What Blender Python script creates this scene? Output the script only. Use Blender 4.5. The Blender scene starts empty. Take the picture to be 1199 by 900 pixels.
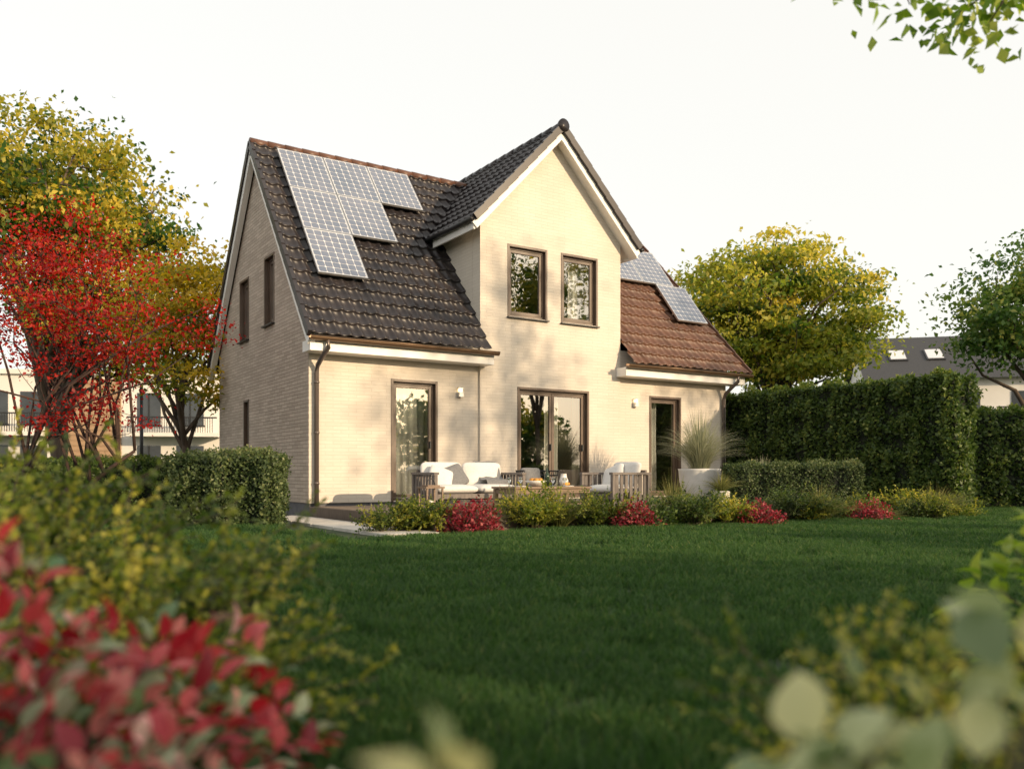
import bpy, bmesh, math, random
import numpy as np
from mathutils import Vector, Matrix
rng=np.random.default_rng(7); random.seed(7)
A=math.radians(32.9); CA,SA=math.cos(A),math.sin(A)
CAM=(-5.267,-14.816,.78)
def V(lat,dep,z=0.0):
    return np.array([CAM[0]+lat*CA+dep*SA, CAM[1]-lat*SA+dep*CA, z])
sc=bpy.context.scene
COL=sc.collection
# ------------------------------------------------------------ materials
def newmat(name):
    m=bpy.data.materials.new(name); m.use_nodes=True
    nt=m.node_tree; b=nt.nodes['Principled BSDF']
    return m,nt,b
def N(nt,t,**k):
    n=nt.nodes.new(t)
    for a,v in k.items(): setattr(n,a,v)
    return n
def ramp(nt,stops):
    r=N(nt,'ShaderNodeValToRGB'); e=r.color_ramp.elements
    while len(e)>1: e.remove(e[-1])
    e[0].position=stops[0][0]; e[0].color=(*stops[0][1],1)
    for p,c in stops[1:]:
        x=e.new(p); x.color=(*c,1)
    return r
def pm(name,c1,c2,scale=5,rough=.6,bump=0,metal=0,stretch=(1,1,1),rough2=None,coat=0,detail=6):
    m,nt,b=newmat(name)
    tc=N(nt,'ShaderNodeTexCoord'); mp=N(nt,'ShaderNodeMapping'); mp.inputs['Scale'].default_value=stretch
    nz=N(nt,'ShaderNodeTexNoise'); nz.inputs['Scale'].default_value=scale; nz.inputs['Detail'].default_value=detail
    nt.links.new(tc.outputs['Object'],mp.inputs[0]); nt.links.new(mp.outputs[0],nz.inputs['Vector'])
    r=ramp(nt,[(.3,c1),(.7,c2)]); nt.links.new(nz.outputs['Fac'],r.inputs[0]); nt.links.new(r.outputs[0],b.inputs['Base Color'])
    b.inputs['Roughness'].default_value=rough; b.inputs['Metallic'].default_value=metal
    b.inputs['Coat Weight'].default_value=coat
    if rough2 is not None:
        mr=N(nt,'ShaderNodeMapRange'); mr.inputs[3].default_value=rough; mr.inputs[4].default_value=rough2
        nt.links.new(nz.outputs['Fac'],mr.inputs[0]); nt.links.new(mr.outputs[0],b.inputs['Roughness'])
    if bump:
        bp=N(nt,'ShaderNodeBump'); bp.inputs['Strength'].default_value=bump; bp.inputs['Distance'].default_value=.01
        nt.links.new(nz.outputs['Fac'],bp.inputs['Height']); nt.links.new(bp.outputs[0],b.inputs['Normal'])
    return m
def leafmat(name,stops,tr=.35,rough=.5):
    m,nt,b=newmat(name)
    at=N(nt,'ShaderNodeAttribute',attribute_name='tint'); r=ramp(nt,stops)
    nt.links.new(at.outputs['Fac'],r.inputs[0]); nt.links.new(r.outputs[0],b.inputs['Base Color'])
    b.inputs['Roughness'].default_value=rough; b.inputs['Specular IOR Level'].default_value=.35
    t=N(nt,'ShaderNodeBsdfTranslucent'); mx=N(nt,'ShaderNodeMixShader'); mx.inputs[0].default_value=tr
    hs=N(nt,'ShaderNodeHueSaturation'); hs.inputs['Value'].default_value=1.6; hs.inputs['Saturation'].default_value=1.1
    nt.links.new(r.outputs[0],hs.inputs['Color']); nt.links.new(hs.outputs[0],t.inputs['Color'])
    nt.links.new(b.outputs[0],mx.inputs[1]); nt.links.new(t.outputs[0],mx.inputs[2])
    nt.links.new(mx.outputs[0],nt.nodes['Material Output'].inputs['Surface'])
    return m
def brickmat(name,c1,c2,mortar,bumps=.5):
    m,nt,b=newmat(name)
    g=N(nt,'ShaderNodeNewGeometry'); s=N(nt,'ShaderNodeSeparateXYZ'); nt.links.new(g.outputs['Position'],s.inputs[0])
    ad=N(nt,'ShaderNodeMath',operation='ADD'); nt.links.new(s.outputs[0],ad.inputs[0]); nt.links.new(s.outputs[1],ad.inputs[1])
    c=N(nt,'ShaderNodeCombineXYZ'); nt.links.new(ad.outputs[0],c.inputs[0]); nt.links.new(s.outputs[2],c.inputs[1])
    br=N(nt,'ShaderNodeTexBrick'); br.inputs['Scale'].default_value=1
    br.inputs['Brick Width'].default_value=.30; br.inputs['Row Height'].default_value=.066
    br.inputs['Mortar Size'].default_value=.006; br.inputs['Mortar Smooth'].default_value=.6
    br.inputs['Color1'].default_value=(*c1,1); br.inputs['Color2'].default_value=(*c2,1); br.inputs['Mortar'].default_value=(*mortar,1)
    nt.links.new(c.outputs[0],br.inputs['Vector'])
    nz=N(nt,'ShaderNodeTexNoise'); nz.inputs['Scale'].default_value=.9; nz.inputs['Detail'].default_value=9
    nt.links.new(g.outputs['Position'],nz.inputs['Vector'])
    r=ramp(nt,[(.3,(.88,.87,.86)),(.7,(1,1,1))]); nt.links.new(nz.outputs['Fac'],r.inputs[0])
    mx=N(nt,'ShaderNodeMix',data_type='RGBA',blend_type='MULTIPLY'); mx.inputs[0].default_value=1
    nt.links.new(br.outputs['Color'],mx.inputs[6]); nt.links.new(r.outputs[0],mx.inputs[7])
    nt.links.new(mx.outputs[2],b.inputs['Base Color']); b.inputs['Roughness'].default_value=.85
    n2=N(nt,'ShaderNodeTexNoise'); n2.inputs['Scale'].default_value=60; nt.links.new(g.outputs['Position'],n2.inputs['Vector'])
    ma=N(nt,'ShaderNodeMath',operation='MULTIPLY_ADD'); ma.inputs[1].default_value=-1
    nt.links.new(br.outputs['Fac'],ma.inputs[0]); 
    m2=N(nt,'ShaderNodeMath',operation='MULTIPLY'); m2.inputs[1].default_value=.5; nt.links.new(n2.outputs['Fac'],m2.inputs[0])
    nt.links.new(m2.outputs[0],ma.inputs[2])
    bp=N(nt,'ShaderNodeBump'); bp.inputs['Strength'].default_value=bumps; bp.inputs['Distance'].default_value=.008
    nt.links.new(ma.outputs[0],bp.inputs['Height']); nt.links.new(bp.outputs[0],b.inputs['Normal'])
    return m
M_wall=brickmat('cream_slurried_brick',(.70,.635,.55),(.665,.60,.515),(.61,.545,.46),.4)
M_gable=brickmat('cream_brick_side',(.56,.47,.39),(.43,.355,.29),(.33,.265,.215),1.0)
M_plinth=pm('plinth_grey',(.10,.10,.11),(.14,.14,.15),8,.8,.3)
M_white=pm('white_trim',(.78,.76,.72),(.84,.82,.79),3,.45)
M_brown=pm('brown_frame',(.085,.055,.038),(.12,.08,.055),6,.4)
M_gutter=pm('gutter_bronze',(.16,.10,.06),(.2,.13,.08),4,.35,metal=.6)
M_pipe=pm('downpipe',(.12,.10,.09),(.16,.13,.12),4,.4,metal=.4)
M_int=pm('interior_wall',(.25,.22,.19),(.3,.27,.23),2,.9)
M_curt=pm('curtain',(.75,.73,.7),(.82,.8,.77),3,.9)
M_dark=pm('dark_metal',(.015,.015,.016),(.025,.025,.026),5,.4)
M_lampglass,_nt,_b=newmat('lit_lamp_glass'); _b.inputs['Base Color'].default_value=(.8,.7,.5,1); _b.inputs['Emission Color'].default_value=(1,.75,.4,1); _b.inputs['Emission Strength'].default_value=2.5
def tilemat(name,c1,c2,rough):
    m,nt,b=newmat(name)
    g=N(nt,'ShaderNodeNewGeometry')
    v=N(nt,'ShaderNodeTexVoronoi'); v.inputs['Scale'].default_value=4.2; nt.links.new(g.outputs['Position'],v.inputs['Vector'])
    nz=N(nt,'ShaderNodeTexNoise'); nz.inputs['Scale'].default_value=.8; nz.inputs['Detail'].default_value=7; nt.links.new(g.outputs['Position'],nz.inputs['Vector'])
    s=N(nt,'ShaderNodeSeparateColor'); nt.links.new(v.outputs['Color'],s.inputs[0])
    a=N(nt,'ShaderNodeMath',operation='MULTIPLY_ADD'); a.inputs[1].default_value=.35; nt.links.new(s.outputs[0],a.inputs[0]); nt.links.new(nz.outputs['Fac'],a.inputs[2])
    r=ramp(nt,[(.35,c1),(.85,c2)]); nt.links.new(a.outputs[0],r.inputs[0]); nt.links.new(r.outputs[0],b.inputs['Base Color'])
    b.inputs['Specular IOR Level'].default_value=.4
    mr=N(nt,'ShaderNodeMapRange'); mr.inputs[3].default_value=rough-.1; mr.inputs[4].default_value=rough+.15
    nt.links.new(nz.outputs['Fac'],mr.inputs[0]); nt.links.new(mr.outputs[0],b.inputs['Roughness'])
    return m
M_tile=tilemat('anthracite_tile',(.014,.012,.014),(.032,.026,.027),.36)
M_tilewarm=tilemat('warm_reflection_tile',(.075,.034,.019),(.13,.06,.035),.42)  # copy of the dark tile with warm sun reflection put into its base colour
def glassmat():
    m,nt,b=newmat('window_glass')
    gl=N(nt,'ShaderNodeBsdfGlossy'); gl.inputs['Roughness'].default_value=.01; gl.inputs['Color'].default_value=(.95,.95,.95,1)
    tr=N(nt,'ShaderNodeBsdfTransparent'); tr.inputs['Color'].default_value=(.82,.86,.84,1)
    fr=N(nt,'ShaderNodeFresnel'); fr.inputs[0].default_value=1.9
    nz=N(nt,'ShaderNodeTexNoise'); nz.inputs['Scale'].default_value=1.2; bp=N(nt,'ShaderNodeBump'); bp.inputs['Strength'].default_value=.06; bp.inputs['Distance'].default_value=.05
    nt.links.new(nz.outputs['Fac'],bp.inputs['Height']); nt.links.new(bp.outputs[0],gl.inputs['Normal'])
    ad=N(nt,'ShaderNodeMath',operation='ADD'); ad.inputs[1].default_value=.22; nt.links.new(fr.outputs[0],ad.inputs[0])
    mx=N(nt,'ShaderNodeMixShader'); nt.links.new(ad.outputs[0],mx.inputs[0]); nt.links.new(tr.outputs[0],mx.inputs[1]); nt.links.new(gl.outputs[0],mx.inputs[2])
    nt.links.new(mx.outputs[0],nt.nodes['Material Output'].inputs['Surface'])
    return m
M_glass=glassmat()
M_cell=pm('solar_cell',(.10,.13,.19),(.16,.18,.24),1.5,.16,coat=.6)
M_back=pm('solar_backsheet',(.62,.62,.64),(.68,.68,.7),4,.35)
M_alu=pm('aluminium',(.6,.6,.6),(.65,.65,.65),4,.3,metal=.8)
M_bark=pm('bark',(.06,.042,.03),(.12,.09,.065),9,.9,.8,stretch=(1,1,.25))
M_barkr=pm('bark_red',(.035,.02,.016),(.07,.04,.03),9,.9,.5,stretch=(1,1,.25))
M_wood=pm('teak',(.16,.105,.07),(.26,.18,.12),7,.6,.3,stretch=(1,8,8))
M_slat=pm('grey_wood',(.12,.10,.09),(.2,.17,.15),7,.65,.3,stretch=(4,4,1))
M_fab=pm('fabric_white',(.62,.60,.57),(.7,.68,.65),30,.95,.3)
M_fabg=pm('fabric_grey',(.14,.14,.145),(.2,.2,.2),40,.95,.4)
M_pot=pm('pot_white',(.66,.64,.61),(.76,.74,.7),6,.6,.2)
M_conc=pm('concrete_slab',(.44,.41,.37),(.55,.52,.47),6,.85,.4)
M_deck=pm('deck_wood',(.09,.065,.05),(.16,.12,.09),5,.65,.3,stretch=(1,9,1))
M_soil=pm('soil',(.02,.014,.01),(.05,.035,.025),14,.95,.8)

# ------------------------------------------------------------ builders
def link(o,parent=None):
    COL.objects.link(o)
    if parent: o.parent=parent
    return o
def empty(name,loc=(0,0,0)):
    o=bpy.data.objects.new(name,None); o.location=loc; o.empty_display_size=.3
    return link(o)
class MB:
    def __init__(s): s.v=[];s.f=[];s.m=[];s.s=[];s.M=Matrix.Identity(4)
    def add(s,vs,fs,mat=0,smooth=False):
        b=len(s.v)
        for p in vs: s.v.append(tuple(s.M@Vector(p)))
        for f in fs: s.f.append(tuple(b+i for i in f)); s.m.append(mat); s.s.append(smooth)
    def box(s,c,d,mat=0,rz=0,R=None):
        x,y,z=d[0]/2,d[1]/2,d[2]/2
        vs=[Vector((a,b,e)) for a in(-x,x) for b in(-y,y) for e in(-z,z)]
        R=R or Matrix.Rotation(rz,3,'Z')
        vs=[R@v+Vector(c) for v in vs]
        s.add(vs,[(0,1,3,2),(4,6,7,5),(0,4,5,1),(2,3,7,6),(0,2,6,4),(1,5,7,3)],mat)
    def bb(s,a,b,mat=0):
        s.box([(a[i]+b[i])/2 for i in range(3)],[abs(b[i]-a[i]) for i in range(3)],mat)
    def beam(s,p,q,w,h,mat=0,up=(0,0,1)):
        p,q=Vector(p),Vector(q); d=q-p; L=d.length; d.normalize()
        x=d.cross(Vector(up)).normalized(); z=x.cross(d)
        R=Matrix((x,d,z)).transposed()
        s.box((p+q)/2,(w,L,h),mat,R=R)
    def tube(s,pts,rad,n=8,mat=0,smooth=True,cap=True):
        pts=[Vector([float(c) for c in p]) for p in pts]
        if not hasattr(rad,'__len__'): rad=[rad]*len(pts)
        rad=[float(r) for r in rad]
        vs=[];fs=[]
        for i,p in enumerate(pts):
            d=(pts[min(i+1,len(pts)-1)]-pts[max(i-1,0)])
            if d.length<1e-9: d=Vector((0,0,1))
            d.normalize(); a=Vector((0,0,1)) if abs(d.z)<.9 else Vector((1,0,0))
            x=d.cross(a).normalized(); y=d.cross(x)
            for k in range(n):
                t=2*math.pi*k/n; vs.append(p+rad[i]*(math.cos(t)*x+math.sin(t)*y))
        for i in range(len(pts)-1):
            for k in range(n):
                a=i*n+k;b=i*n+(k+1)%n; fs.append((a,b,b+n,a+n))
        if cap: fs.append(tuple(range(n))[::-1]); fs.append(tuple((len(pts)-1)*n+k for k in range(n)))
        s.add(vs,fs,mat,smooth)
    def lathe(s,prof,c,n=20,mat=0):
        vs=[];fs=[]
        for r,z in prof:
            for k in range(n):
                t=2*math.pi*k/n; vs.append((c[0]+r*math.cos(t),c[1]+r*math.sin(t),c[2]+z))
        for i in range(len(prof)-1):
            for k in range(n):
                a=i*n+k;b=i*n+(k+1)%n; fs.append((a,b,b+n,a+n))
        s.add(vs,fs,mat,True)
    def cushion(s,c,d,mat=0,R=None,e=.28,n=16,m=32):
        vs=[];fs=[]; R=R or Matrix.Identity(3)
        def sp(x,p): return math.copysign(abs(x)**p,x)
        for i in range(n+1):
            ph=-math.pi/2+math.pi*i/n
            for j in range(m):
                th=2*math.pi*j/m
                x=sp(math.cos(ph),.45)*sp(math.cos(th),e); y=sp(math.cos(ph),.45)*sp(math.sin(th),e); z=sp(math.sin(ph),.75)
                w=1+.02*math.sin(5*x+3*y)
                vs.append(R@Vector((x*d[0]/2*w,y*d[1]/2,z*d[2]/2*(1-.25*max(abs(x),abs(y))**3)))+Vector(c))
        for i in range(n):
            for j in range(m):
                a=i*m+j;b=i*m+(j+1)%m; fs.append((a,b,b+m,a+m))
        s.add(vs,fs,mat,True)
    def obj(s,name,mats,parent=None,bevel=0):
        me=bpy.data.meshes.new(name); me.from_pydata(s.v,[],s.f)
        for m in mats: me.materials.append(m)
        me.polygons.foreach_set('material_index',s.m); me.polygons.foreach_set('use_smooth',s.s)
        me.update()
        o=link(bpy.data.objects.new(name,me),parent)
        if bevel:
            b=o.modifiers.new('bevel','BEVEL'); b.width=bevel; b.segments=2; b.limit_method='ANGLE'; b.angle_limit=math.radians(50)
        return o
def np_mesh(name,verts,faces,tint,mat,parent=None,smooth=False):
    me=bpy.data.meshes.new(name); nv=len(verts); nf,k=faces.shape
    me.vertices.add(nv); me.vertices.foreach_set('co',verts.astype(np.float32).ravel())
    me.loops.add(nf*k); me.loops.foreach_set('vertex_index',faces.astype(np.int32).ravel())
    me.polygons.add(nf); me.polygons.foreach_set('loop_start',np.arange(0,nf*k,k,dtype=np.int32))
    if smooth: me.polygons.foreach_set('use_smooth',np.ones(nf,dtype=bool))
    me.update(calc_edges=True)
    if tint is not None:
        a=me.attributes.new('tint','FLOAT','POINT'); a.data.foreach_set('value',np.clip(tint,0,1).astype(np.float32))
    me.materials.append(mat)
    o=bpy.data.objects.new(name,me)
    if parent is not False: link(o,parent)
    return o
KITE=(np.array([[0,0,0],[-.33,.45,.12],[0,1,-.05],[.33,.45,.12]]),np.array([[0,1,2,3]]))
def bigleaf(w=.36):
    rows=[(0,.03,0),(.15,.6,.02),(.38,1,.03),(.62,.85,.0),(.83,.45,-.07),(1,.02,-.16)]
    v=[];f=[]
    for y,ww,z in rows:
        v+= [[-w*ww,y,z+.10*ww],[0,y,z],[w*ww,y,z+.10*ww]]
    for i in range(len(rows)-1):
        for k in range(2):
            a=i*3+k; f.append([a,a+1,a+4,a+3])
    return (np.array(v),np.array(f))
BIG=bigleaf(.33); SLIM=bigleaf(.25)
def unit(a): return a/(np.linalg.norm(a,axis=1,keepdims=True)+1e-9)
def leaves(name,P,T,Nn,S,tint,mat,tmpl=KITE,parent=None,smooth=False):
    P=np.asarray(P);T=unit(T);Nn=Nn-(Nn*T).sum(1,keepdims=True)*T;Nn=unit(Nn);B=np.cross(T,Nn)
    tv,tf=tmpl;k=len(tv);S=np.asarray(S)[:,None,None]
    vs=P[:,None,:]+S*(tv[None,:,0:1]*B[:,None,:]+tv[None,:,1:2]*T[:,None,:]+tv[None,:,2:3]*Nn[:,None,:])
    fs=(tf[None]+np.arange(len(P))[:,None,None]*k).reshape(-1,tf.shape[1])
    return np_mesh(name,vs.reshape(-1,3),fs,np.repeat(tint,k),mat,parent,smooth)
def rnd(n): return unit(rng.normal(size=(n,3)))
def rough_noise(P,f=1.0,seed=0):
    r=np.random.default_rng(seed); out=np.zeros(len(P))
    for i in range(5):
        d=r.normal(size=3)*f*(1+.6*i); out+=np.sin(P@d+r.uniform(0,6))/(1+.5*i)
    return out/2.2
def tree(name,base,ttop,ells,ncl,per,ls,mleaf,mbark,tr=.15,cr=.5,flat=.45,nl=14,tb=.5,multi=1,shell=.45,tspread=.18):
    root=empty(name,tuple(base)); b0=np.array(base)
    vol=np.array([np.prod(r) for c,r in ells]); pick=rng.choice(len(ells),ncl,p=vol/vol.sum())
    C=np.array([c for c,r in ells])[pick]; Rr=np.array([r for c,r in ells])[pick]
    D=rnd(ncl); cl=C+D*Rr*(rng.random((ncl,1))**shell)
    k=(rng.random(ncl)*1.4+.3)*per; k=k.astype(int)
    idx=np.repeat(np.arange(ncl),k); n=len(idx)
    csz=rng.uniform(.6,1.3,ncl)*cr
    P=cl[idx]+rng.normal(size=(n,3))*csz[idx][:,None]*np.array([1,1,flat])
    zmin,zmax=cl[:,2].min(),cl[:,2].max()
    ct=tb+rng.normal(size=ncl)*tspread+.2*((cl[:,2]-zmin)/(zmax-zmin+.01)-.5)
    tint=ct[idx]+rng.normal(size=n)*.1
    T=rnd(n)+np.array([0,0,-.3]); Nn=rnd(n)*.8+np.array([0,0,.8])
    o=leaves('foliage',P-b0,T,Nn,ls*rng.uniform(.6,1.3,n),tint,mleaf,parent=root)
    mb=MB(); samp=[]
    for s in range(multi):
        off=rng.normal(size=3)*.12*(multi>1); off[2]=0
        top=np.array([b0[0]+rng.normal()*.2*(1+2*(multi>1)),b0[1]+rng.normal()*.2*(1+2*(multi>1)),ttop])
        tp=[b0+off+(top-b0-off)*t+np.array([math.sin(4*t+s)*.08,math.cos(3*t+s)*.08,0]) for t in np.linspace(0,1,7)]
        tp[0]=tp[0]-np.array([0,0,.1])
        mb.tube([p-b0 for p in tp],[tr*(1.35 if i==0 else 1-.09*i) for i in range(7)],8)
        lim=rng.choice(ncl,min(nl,ncl),replace=False)
        for j,li in enumerate(lim):
            st=tp[int(rng.integers(3,7))]; en=cl[li]
            L=np.linalg.norm(en-st)
            mid1=st+(en-st)*.35+np.array([0,0,.12*L])+rng.normal(size=3)*.05*L
            mid2=st+(en-st)*.7+np.array([0,0,.08*L])+rng.normal(size=3)*.05*L
            pts=[st,mid1,mid2,en]; r0=tr*.5
            fine=[]
            for i in range(3):
                for t in (0,.33,.66): fine.append(pts[i]*(1-t)+pts[i+1]*t)
            fine.append(en)
            mb.tube([p-b0 for p in fine],list(np.linspace(r0,tr*.09,len(fine))),6)
            samp+=fine[3:]
    samp=np.array(samp)
    for c in cl:
        d=np.linalg.norm(samp-c,axis=1)+np.maximum(0,samp[:,2]-c[2])*1.0; s0=samp[d.argmin()]
        m=(s0+c)/2+rng.normal(size=3)*.08*np.linalg.norm(c-s0)
        mb.tube([s0-b0,m-b0,c-b0],[tr*.12,tr*.08,tr*.03],4)
    mb.obj('trunk_and_limbs',[mbark],root)
    return root
def hedge(name,corner,ux,uy,lx,ly,h,ls,dens,mat,mcore,bump=.06,round_=.1,tb=.45):
    c=np.array(corner,float); ux=np.array(ux,float);uy=np.array(uy,float);uz=np.array([0,0,1.])
    root=empty(name,tuple(c))
    faces=[(c,ux,uz,lx,h,-uy),(c+uy*ly,ux,uz,lx,h,uy),(c,uy,uz,ly,h,-ux),(c+ux*lx,uy,uz,ly,h,ux),(c+uz*h,ux,uy,lx,ly,uz)]
    P=[];NN=[]
    for o,a,b,la,lb,n in faces:
        k=int(la*lb*dens); u=rng.random(k);v=rng.random(k)
        P.append(o+np.outer(u*la,a)+np.outer(v*lb,b)); NN.append(np.tile(n,(k,1)))
    P=np.vstack(P);NN=np.vstack(NN)
    nz=rough_noise(P,3.0,3)*bump+rough_noise(P,9,5)*bump*.5
    P=P+NN*(nz+rng.normal(size=len(P))*.03-rng.random(len(P))**3*.08)[:,None]
    n=len(P); T=rnd(n)*.8+NN*.4+np.array([0,0,.3]); Nn=NN+rnd(n)*.7+np.array([0,0,.3])
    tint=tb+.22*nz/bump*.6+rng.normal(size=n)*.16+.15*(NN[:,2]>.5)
    leaves('foliage',P-c,T,Nn,ls*rng.uniform(.6,1.35,n),tint,mat,parent=root)
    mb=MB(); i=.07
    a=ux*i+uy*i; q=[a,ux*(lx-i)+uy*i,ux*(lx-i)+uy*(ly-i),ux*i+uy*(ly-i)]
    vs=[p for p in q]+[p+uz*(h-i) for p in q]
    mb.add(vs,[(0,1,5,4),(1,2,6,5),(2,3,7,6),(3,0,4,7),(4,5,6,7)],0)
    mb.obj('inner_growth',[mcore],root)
    return root
def dome(name,c,rx,ry,h,n,ls,mat,tmpl=KITE,tb=.5,ts=.18,lump=.15,smooth=False,stems=True,upn=.5,seed=1,minr=0):
    c=np.array(c,float); root=empty(name,tuple(c))
    D=rnd(n); D[:,2]=np.abs(D[:,2]); rad=minr+(1-minr)*rng.random(n)**.3
    P=D*np.array([rx,ry,h])*rad[:,None]
    P*= (1+lump*rough_noise(D*3,1.3,seed))[:,None]; P[:,2]=np.maximum(P[:,2],.01)
    T=D*.8+rnd(n)*.8+np.array([0,0,.2]); Nn=D*.6+rnd(n)*.5+np.array([0,0,upn])
    tint=tb+rng.normal(size=n)*ts+.25*(rad-.8)
    leaves('foliage',P,T,Nn,ls*rng.uniform(.55,1.3,n),tint,mat,tmpl,root,smooth)
    if stems:
        mb=MB()
        for i in rng.choice(n,min(n,70),replace=False):
            e=P[i]; mb.tube([(e[0]*.08,e[1]*.08,-.02),(e[0]*.45,e[1]*.45,e[2]*.6),tuple(e)],[.006+.01*h,.004+.004*h,.002],4)
        mb.obj('stems',[M_bark],root)
    return root
def tuft(name,c,h,r,n,w,mat,tb=.5,droop=.6,ts=.18):
    c=np.array(c,float); root=empty(name,tuple(c)); K=6
    az=rng.random(n)*6.283; L=h*rng.uniform(.55,1.15,n); sp=rng.random(n)**.7
    d=np.stack([np.cos(az),np.sin(az),np.zeros(n)],1); side=np.stack([-np.sin(az),np.cos(az),np.zeros(n)],1)
    side=side*.8+rng.normal(size=(n,3))*.3
    b=d*(rng.random((n,1))*r*.25)
    vs=[]
    for i in range(K):
        t=i/(K-1)
        out=(sp*r*1.1)*(t*.5+t*t*.9); up=L*(t-droop*sp*t**2.2*.9)
        p=b+d*out[:,None]+np.array([0,0,1])*up[:,None]
        ww=w*(1-t)**.6*.5+.0004
        vs+= [p-side*ww,p+side*ww]
    vs=np.stack(vs,1); k=2*K
    f=np.array([[2*i,2*i+1,2*i+3,2*i+2] for i in range(K-1)])
    fs=(f[None]+np.arange(n)[:,None,None]*k).reshape(-1,4)
    tint=np.repeat(tb+rng.normal(size=n)*ts,k)+np.tile(np.repeat(np.linspace(-.15,.2,K),2),n)
    np_mesh('blades',vs.reshape(-1,3),fs,tint,mat,root)
    return root
def sprigs(name,c,n,h,spread,ls,mat,tb=.5,lean=(0,0,0),per=26,tmpl=KITE,base_r=.25,stemr=.004,ts=.15,shoots=.3):
    c=np.array(c,float); root=empty(name,tuple(c)); mb=MB(); P=[];T=[];NN=[];TI=[]
    for i in range(n):
        az=rng.random()*6.283; s=rng.random()**.6
        b=np.array([math.cos(az),math.sin(az),0])*rng.random()*base_r
        L=h*rng.uniform(.55,1.1)
        d=np.array([math.cos(az),math.sin(az),0])*spread*s+np.array(lean)*rng.uniform(.3,1)
        pts=[b+d*(t**1.4)+np.array([0,0,L*(t-.35*s*t**2.5)])+rng.normal(size=3)*.012*t for t in np.linspace(0,1,9)]
        mb.tube([tuple(p) for p in pts],list(np.linspace(stemr,stemr*.35,9)),4)
        ti=tb+rng.normal()*ts
        for k in range(per):
            t=.18+.82*(k/per)+rng.normal()*.01; t=min(max(t,0),.999)*8; a=int(t); fr=t-a
            p=pts[a]*(1-fr)+pts[a+1]*fr; dr=pts[a+1]-pts[a]; dr=dr/np.linalg.norm(dr)
            for q in range(2):
                sd=np.cross(dr,rng.normal(size=3)); sd/=np.linalg.norm(sd)+1e-9
                P.append(p);T.append(dr*.9+sd);NN.append(rng.normal(size=3)*.5+np.array([0,0,1]));TI.append(ti+rng.normal()*.1+.3*(t/8-.6))
            if rng.random()<shoots:
                sd=np.cross(dr,rng.normal(size=3)); sd/=np.linalg.norm(sd)+1e-9; q0=p
                dd=(dr+sd)*.5
                for u in range(6):
                    q1=q0+dd*ls*1.1
                    for _ in range(2): P.append(q1);T.append(dd+rng.normal(size=3)*.5);NN.append(rng.normal(size=3)*.5+np.array([0,0,1]));TI.append(ti+rng.normal()*.1+.1)
                    q0=q1
                mb.tube([tuple(p),tuple(q0)],[stemr*.4,stemr*.2],3)
    n2=len(P)
    leaves('leaves',np.array(P),np.array(T),np.array(NN),ls*rng.uniform(.6,1.2,n2),np.array(TI),mat,tmpl,root)
    mb.obj('stems',[M_bark],root)
    return root

# ------------------------------------------------------------ HOUSE
CX=5.34; HB=1.82; PR=.06; HW=10.56; HD=6.2; RY=3.1
EZ=3.2; EY=-.46; SL=1.25; RZ=EZ+SL*(RY-EY)
DZ=8.02; DS=1.05; DH=2.13; DO=.3
SH=1.19
house=empty('cream_brick_house')
def zmain(y): return np.where(y<RY,EZ+SL*(y-EY),RZ-SL*(y-RY))
def zdorm(x): return DZ-DS*np.abs(x-CX)
def wall(name,poly,fmap,holes,outward,mat,thick=.3):
    bm=bmesh.new(); vs=[bm.verts.new((a,0,z)) for a,z in poly]; bm.faces.new(vs)
    for a0,a1,z0,z1 in holes:
        for co,no in (((a0,0,0),(1,0,0)),((a1,0,0),(1,0,0)),((0,0,z0),(0,0,1)),((0,0,z1),(0,0,1))):
            bmesh.ops.bisect_plane(bm,geom=bm.verts[:]+bm.edges[:]+bm.faces[:],plane_co=co,plane_no=no,dist=1e-5)
    dead=[f for f in bm.faces if any(a0<f.calc_center_median().x<a1 and z0<f.calc_center_median().z<z1 for a0,a1,z0,z1 in holes)]
    bmesh.ops.delete(bm,geom=dead,context='FACES')
    for v in bm.verts: v.co=Vector(fmap(v.co.x,v.co.z))
    bm.normal_update()
    for f in bm.faces:
        if f.normal.dot(Vector(outward))<0: f.normal_flip()
    me=bpy.data.meshes.new(name); bm.to_mesh(me); bm.free(); me.materials.append(mat)
    o=link(bpy.data.objects.new(name,me),house)
    s=o.modifiers.new('solid','SOLIDIFY'); s.thickness=thick; s.offset=-1
    return o
D1=(1.63,2.56,.28,2.55); D2=(CX-.9,CX+.9,.28,2.55); D3=(8.10,9.03,.28,2.55)
W1=(4.20,5.13,4.02,5.46); W2=(5.55,6.48,4.02,5.46)
PZ=.26
wall('front_wall_left',[(0,PZ),(CX-HB,PZ),(CX-HB,3.55),(0,3.55)],lambda a,z:(a,0,z),[D1],(0,-1,0),M_wall)
wall('front_wall_right',[(CX+HB,PZ),(HW,PZ),(HW,3.55),(CX+HB,3.55)],lambda a,z:(a,0,z),[D3],(0,-1,0),M_wall)
zt=DZ-.2-DS*HB
wall('gable_bay_wall',[(CX-HB,PZ),(CX+HB,PZ),(CX+HB,zt),(CX,DZ-.2),(CX-HB,zt)],lambda a,z:(a,-PR,z),[D2,W1,W2],(0,-1,0),M_wall)
for nm,x,o in (('bay_cheek_left',CX-HB,(-1,0,0)),('bay_cheek_right',CX+HB,(1,0,0))):
    wall(nm,[(.245,3.0),(2.6,3.0),(2.6,zt),(.245,zt)],lambda a,z,x=x:(x,a,z),[],o,M_wall,.2)
G1=(2.0,2.6,3.8,5.15);G2=(3.75,4.4,3.7,5.0);G3=(3.75,4.1,1.34,2.36)
gp=[(0.0,PZ),(HD,PZ),(HD,3.55),(RY,RZ-.17),(0.0,3.55)]
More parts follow.
